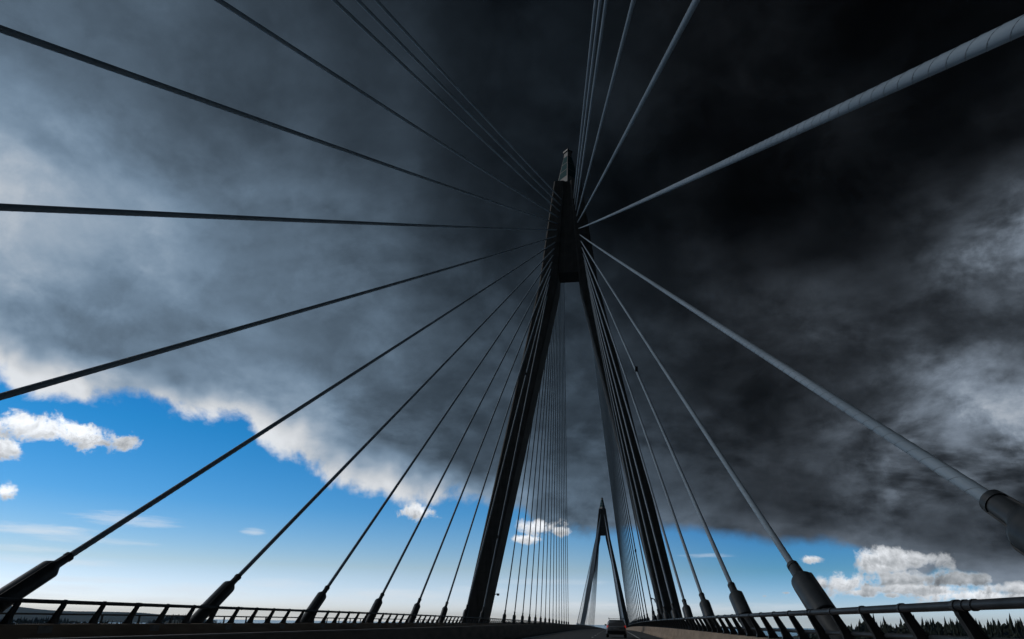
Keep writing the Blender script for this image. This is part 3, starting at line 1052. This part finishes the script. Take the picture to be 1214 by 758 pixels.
CUMULUS = [(-45.38, 12.31, 2.95, 0.98, 235), (-42.59, 12.3, 2.29, 0.83, 235), (-39.91, 12.41, 1.4, 0.8, 215), (-46.26, 10.69, 1.19, 0.68, 225), (-45.9, 7.79, 0.64, 0.5, 235), (-16.66, 8.62, 1.7, 0.63, 225), (-6.1, 7.53, 1.44, 0.7, 240), (-7.25, 6.53, 1.44, 0.35, 235), (-4.52, 7.26, 0.72, 0.35, 225), (17.49, 3.0, 1.55, 0.8, 225), (18.44, 2.32, 1.13, 0.3, 200), (15.52, 4.78, 0.78, 0.38, 215), (16.05, 3.14, 0.59, 0.56, 205), (20.5, 4.42, 1.87, 0.91, 215), (22.26, 4.61, 2.24, 0.66, 200), (21.7, 3.25, 2.46, 0.71, 185), (23.3, 2.35, 2.16, 0.35, 200), (26.09, 2.05, 3.38, 0.5, 228), (27.83, 2.53, 1.86, 0.44, 205), (22.39, 2.53, 3.15, 0.35, 205), (25.04, 3.14, 2.09, 0.46, 160), (20.62, 2.13, 0.49, 0.18, 190), (11.76, 2.08, 0.31, 0.13, 170), (13.38, 2.33, 0.37, 0.13, 160)]
STREAK = [(-42.43, 3.47, 4.34, 0.28, 0.35), (-31.94, 1.84, 4.09, 0.49, 0.35), (-23.82, 1.28, 3.87, 0.32, 0.4), (-11.69, 2.32, 2.79, 0.34, 0.3), (-8.86, 0.89, 4.86, 0.53, 0.45), (-44.02, 4.22, 2.8, 0.22, 0.4), (-34.66, 0.85, 5.0, 0.42, 0.35), (13.14, 1.14, 4.25, 0.5, 0.4), (-43.55, 5.51, 3.57, 0.4, 0.6), (-38.36, 6.67, 3.33, 0.54, 0.45), (-36.94, 6.42, 2.21, 0.25, 0.4), (-40.21, 5.07, 4.1, 0.29, 0.35), (-40.48, 2.31, 4.0, 0.23, 0.55), (-42.09, 1.67, 4.33, 0.33, 0.4), (-27.15, 2.49, 2.82, 0.45, 0.35), (-17.89, 1.87, 4.07, 0.46, 0.55), (-29.52, 6.41, 0.87, 0.26, 0.5), (-1.91, 1.25, 5.16, 0.33, 0.6), (-0.55, 0.47, 7.48, 0.4, 0.5), (8.13, 1.1, 3.86, 0.45, 0.5), (7.78, 5.23, 1.98, 0.17, 0.4), (-38.71, 2.44, 3.12, 0.15, 0.4), (-6.08, 3.09, 4.92, 0.27, 0.3), (-43.88, 1.17, 2.75, 0.54, 0.35)]


azw = mt('ADD', AZ, mt('ADD', mt('MULTIPLY', mt('SUBTRACT', n_warp, 0.5), 9.0), mt('MULTIPLY', mt('SUBTRACT', n_dir, 0.5), 5.0)))
elw = mt('ADD', EL, mt('ADD', mt('MULTIPLY', mt('SUBTRACT', n_dir, 0.5), 5.0), mt('MULTIPLY', mt('SUBTRACT', n_warp2, 0.5), 3.0)))
fac = mt('DIVIDE', mt('ADD', azw, 56.0), 100.0, clamp=True)


def row(vals):
    n_ = N.new('ShaderNodeValToRGB'); cr = n_.color_ramp; cr.interpolation = 'B_SPLINE'
    k = len(vals)
    while len(cr.elements) < k: cr.elements.new(0.5)
    for i, v in enumerate(vals):
        cr.elements[i].position = i / (k - 1)
    for i, v in enumerate(vals):
        q = v / 255.0
        cr.elements[i].color = (q, q, q, 1)
    nt.links.new(fac, n_.inputs['Fac'])
    return n_.outputs['Color']


V = row(ROWS[0])
for i in range(1, len(ROWS)):
    V = fmix(smooth(elw, ELS[i - 1], ELS[i]), V, row(ROWS[i]))
# billows: bodies with firm borders, lit from the side of the sun, over soft large-scale variation
amp = mt('ADD', smooth(AZ, -32.0, 20.0, 0.36, 0.80), mt('MULTIPLY', smooth(AZ, 8.0, 18.0), smooth(V, 0.22, 0.5, 0.0, 0.55)))


def shifted(vec, off):
    n_ = N.new('ShaderNodeVectorMath'); n_.operation = 'ADD'
    sock(vec, n_.inputs[0]); n_.inputs[1].default_value = off
    return n_.outputs[0]


n_bod = noise(shifted(P, (0.0, 0.0, SEED)), 2.3, 9, 0.56, 0.15)
n_bod2 = noise(shifted(P, (-0.045, 0.016, SEED)), 2.3, 9, 0.56, 0.15)
body_m = smooth(n_bod, 0.43, 0.59)
body_s = smooth(n_dir, 0.46, 0.60)
k = mt('ADD', mt('MULTIPLY', mt('SUBTRACT', body_m, 0.5), 0.36), mt('MULTIPLY', mt('SUBTRACT', body_s, 0.5), 0.24))
k = mt('ADD', k, mt('MULTIPLY', mt('SUBTRACT', n_bod, n_bod2), 2.0))
k = mt('ADD', k, mt('MULTIPLY', mt('SUBTRACT', n_big, 0.5), 0.7))
k = mt('ADD', k, mt('MULTIPLY', mt('SUBTRACT', n_fin, 0.5), 0.35))
k = mt('MAXIMUM', mt('ADD', 1.0, mt('MULTIPLY', k, amp)), 0.25)
V = mt('MULTIPLY', V, k)
V = mt('MULTIPLY', V, smooth(AZ, 42.0, 52.0, 1.0, 0.18))  # unseen sky to the right, dimmed to keep the left cables dark
V = mt('MULTIPLY', V, smooth(AZ, -55.0, -85.0, 1.0, 2.3))  # unseen sky to the left, brightened as added light for the right cables
V = mt('MULTIPLY', V, fmix(smooth(AZ, -54.0, -64.0), 1.0, smooth(EL, 10.0, 24.0, 0.45, 1.0)))  # its low part dimmed, so less light reaches the cable undersides
V = mt('MULTIPLY', V, smooth(Y, -0.40, 0.30, 0.08, 1.0))      # unseen sky behind the camera, darkened so surfaces facing it stay black
V = mt('MAXIMUM', V, 0.012)

# lower edge of the storm deck as a height over azimuth
fc = N.new('ShaderNodeFloatCurve')
cv = fc.mapping.curves[0]
pts = [((a + 60) / 100.0, e / 20.0) for a, e in EDGE]
pts = [(0.0, 0.15), (0.055, 0.40), (0.09, 0.80)] + pts + [(1.0, 0.10)]  # added points lower the deck out of view on the left, cutting light
while len(cv.points) < len(pts): cv.points.new(0.5, 0.5)
for q, (a, e) in zip(cv.points, pts):
    q.location = (a, e); q.handle_type = 'AUTO_CLAMPED'
fc.mapping.update()
nt.links.new(mt('DIVIDE', mt('ADD', AZ, 60.0), 100.0, clamp=True), fc.inputs['Value'])
edge = mt('MULTIPLY', fc.outputs[0], 20.0)
above = mt('SUBTRACT', EL, edge)
n_e0 = noise(D, 11.0, 3, 0.5, 0.1)
n_e1 = noise(D, 12.0, 9, 0.57, 0.2)
n_e2 = noise(D, 46.0, 8, 0.66, 0.2)
en = mt('ADD', mt('MULTIPLY', mt('SUBTRACT', n_e1, 0.5), 6.6), mt('MULTIPLY', mt('SUBTRACT', n_e2, 0.5), 0.9))
en = mt('MULTIPLY', en, mt('ADD', smooth(AZ, -16.0, 2.0, 1.0, 0.42), smooth(AZ, 15.0, 20.0, 0.0, 0.35)))
above_0 = above
above_n = mt('ADD', above, en)
deck = mt('MAXIMUM', smooth(above_n, -0.35, 0.95), smooth(Y, 0.1, -0.3))  # deck also closed over the unseen sky behind, to cut its light
lin_amt = mt('ADD', smooth(AZ, -22.0, 0.0, 0.85, 0.22), smooth(AZ, 15.0, 20.0, 0.0, 0.22))
above_s = mt('ADD', above_0, mt('MULTIPLY', mt('SUBTRACT', n_e0, 0.5), mt('MULTIPLY', 7.0, smooth(AZ, -16.0, 2.0, 1.0, 0.42))))
lining = mt('MULTIPLY', smooth(above_s, 3.6, 0.0), mt('MULTIPLY', lin_amt, smooth(n_e1, 0.34, 0.60, 0.72, 1.08)))
V = fmix(lining, V, 0.92)


def tinted(v, cold=(0.70, 1.02, 1.40, 1)):
    """brightness as it looks -> light, with the cold tint of shaded cloud"""
    l = mt('POWER', mt('MAXIMUM', v, 0.0), 2.2)
    t = cmix(smooth(v, 0.48, 0.86), cold, (0.96, 1.0, 1.05, 1))
    vm = N.new('ShaderNodeVectorMath'); vm.operation = 'SCALE'
    nt.links.new(t, vm.inputs[0]); nt.links.new(mt('MULTIPLY', l, 1.0 / BG), vm.inputs['Scale'])
    return vm.outputs[0]


BG = 0.1
deck_col = tinted(V, cmix(smooth(AZ, -5.0, 15.0), (0.70, 1.02, 1.40, 1), (0.82, 1.0, 1.24, 1)))

# clear sky
sky = N.new('ShaderNodeTexSky'); sky.sky_type = 'NISHITA'; sky.sun_disc = False
up_ = N.new('ShaderNodeCombineXYZ'); nt.links.new(X, up_.inputs[0]); nt.links.new(Y, up_.inputs[1]); nt.links.new(mt('MAXIMUM', Z, 0.004), up_.inputs[2])
nt.links.new(up_.outputs[0], sky.inputs['Vector'])
sky.sun_elevation = R(SUN_EL); sky.sun_rotation = R(SUN_AZ)
sky.air_density = 1.0; sky.dust_density = 0.15; sky.ozone_density = 2.0; sky.altitude = 50
hs = N.new('ShaderNodeHueSaturation'); hs.inputs['Saturation'].default_value = 1.35; hs.inputs['Value'].default_value = 1.0
nt.links.new(sky.outputs[0], hs.inputs['Color'])
wb = N.new('ShaderNodeValToRGB'); wb.color_ramp.interpolation = 'LINEAR'      # cold white balance, deeper with height
stops = [(0.0, (1.12, 1.30, 2.3)), (0.06, (1.02, 1.14, 1.9)), (0.2, (0.80, 0.82, 1.0)), (0.43, (0.37, 0.71, 0.96)), (0.71, (0.165, 0.67, 0.88)), (1.0, (0.10, 0.60, 0.85))]
while len(wb.color_ramp.elements) < len(stops): wb.color_ramp.elements.new(0.5)
for q, (pp, cc) in zip(wb.color_ramp.elements, stops): q.position = pp
for q, (pp, cc) in zip(wb.color_ramp.elements, stops): q.color = (cc[0] / 2.5, cc[1] / 2.5, cc[2] / 2.5, 1)
nt.links.new(mt('DIVIDE', EL, 20.0, clamp=True), wb.inputs['Fac'])
wv = N.new('ShaderNodeVectorMath'); wv.operation = 'SCALE'; wv.inputs['Scale'].default_value = 2.5
nt.links.new(wb.outputs['Color'], wv.inputs[0])
base = cmix(1.0, hs.outputs[0], wv.outputs[0], 'MULTIPLY')
base = cmix(mt('MULTIPLY', smooth(AZ, -6.0, 14.0), smooth(EL, 0.0, 4.5, 0.25, 1.0)), base, cmix(1.0, base, (0.36, 0.70, 0.90, 1), 'MULTIPLY'))

# thin streaks near the horizon
ns = noise(comb(mt('MULTIPLY', AZ, 0.10), mt('MULTIPLY', EL, 1.1), 0.0), 1.6, 6, 0.6, 0.3)
ns = mt('ADD', ns, mt('MULTIPLY', mt('SUBTRACT', noise(comb(mt('MULTIPLY', AZ, 0.22), mt('MULTIPLY', EL, 1.6), 3.0), 3.0, 7, 0.62, 0.4), 0.5), 0.7))
acc = None
for a, e, da, de, f in STREAK:
    q = mt('ADD', mt('POWER', mt('ABSOLUTE', mt('DIVIDE', mt('SUBTRACT', AZ, a), da)), 2.0), mt('POWER', mt('ABSOLUTE', mt('DIVIDE', mt('SUBTRACT', EL, e), de)), 2.0))
    s_ = smooth(mt('ADD', q, mt('MULTIPLY', mt('SUBTRACT', ns, 0.5), 3.2)), 1.6, -0.7, 0.0, f)
    acc = s_ if acc is None else mt('MAXIMUM', acc, s_)
base = cmix(acc, base, (0.78 / BG, 0.83 / BG, 0.88 / BG, 1))

col = cmix(deck, base, deck_col)

# fair-weather cumulus
n_c1 = noise(D, 24.0, 11, 0.66, 0.25)
n_c1s = noise(shifted(D, (-0.0045, 0.0, 0.0045)), 24.0, 8, 0.62, 0.25)
cn = mt('ADD', mt('MULTIPLY', mt('SUBTRACT', n_c1, 0.5), 4.2), mt('MULTIPLY', mt('SUBTRACT', n_e2, 0.5), 1.6))
rel = mt('MULTIPLY', mt('SUBTRACT', n_c1, n_c1s), 0.8)
cm_ = None; cvv = 0.9
for a, e, da, de, v in CUMULUS:
    du = mt('DIVIDE', mt('SUBTRACT', AZ, a), da); dv = mt('DIVIDE', mt('SUBTRACT', EL, e), de)
    q = mt('SQRT', mt('ADD', mt('MULTIPLY', du, du), mt('MULTIPLY', dv, dv)))
    k_ = smooth(mt('ADD', q, cn), 1.20, 0.45)
    sh = smooth(mt('ADD', dv, mt('MULTIPLY', cn, 0.6)), 0.5, -0.9, min(0.98, v / 238.0), v / 238.0 * 0.82)
    cvv = fmix(k_, cvv, sh)
    cm_ = k_ if cm_ is None else mt('MAXIMUM', cm_, k_)
cum_col = tinted(mt('ADD', cvv, rel), (0.92, 1.0, 1.08, 1))
col = cmix(cm_, col, cum_col)

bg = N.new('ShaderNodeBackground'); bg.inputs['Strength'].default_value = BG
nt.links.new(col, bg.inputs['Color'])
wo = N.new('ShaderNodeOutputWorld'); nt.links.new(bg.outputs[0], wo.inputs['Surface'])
w.cycles.sampling_method = 'MANUAL'; w.cycles.sample_map_resolution = 512

sun = bpy.data.lights.new('sun', 'SUN'); sun.energy = 0.62; sun.angle = R(14); sun.color = (1.0, 0.97, 0.93)
so = bpy.data.objects.new('sun', sun); COL.objects.link(so)
dv_ = Vector((math.sin(R(SUN_AZ)) * math.cos(R(SUN_EL)), math.cos(R(SUN_AZ)) * math.cos(R(SUN_EL)), math.sin(R(SUN_EL))))
so.rotation_euler = dv_.to_track_quat('Z', 'Y').to_euler()
so.location = (-60, 20, H + 80)

# ------------------------------------------------------------------ camera
cd = bpy.data.cameras.new('camera'); cam = bpy.data.objects.new('camera', cd); COL.objects.link(cam)
F, PX, PY, TH, PS, RO = 787.95, 614.56, 486.40, 17.549, -8.0906, 0.8679
cd.sensor_fit = 'HORIZONTAL'; cd.sensor_width = 36.0
cd.lens = F / 1214 * 36.0
cd.shift_x = (607 - PX) / 1214
cd.shift_y = (PY - 379) / 1214
cd.clip_start = 0.1; cd.clip_end = 60000
th, ps, ro = R(TH), R(PS), R(RO)
fw = Vector((math.sin(ps) * math.cos(th), math.cos(ps) * math.cos(th), math.sin(th)))
rt = fw.cross(Vector((0, 0, 1))).normalized(); up = rt.cross(fw)
r2 = rt * math.cos(ro) + up * math.sin(ro); u2 = -rt * math.sin(ro) + up * math.cos(ro)
mw = Matrix((r2, u2, -fw)).transposed().to_4x4(); mw.translation = Vector((0, 0, H))
cam.matrix_world = mw
scene.camera = cam

scene.render.engine = 'CYCLES'
scene.cycles.use_denoising = True
scene.cycles.max_bounces = 6
scene.view_settings.view_transform = 'Standard'
scene.view_settings.look = 'None'
scene.view_settings.exposure = 0.0
scene.view_settings.gamma = 1.0
scene.view_settings.use_curve_mapping = False
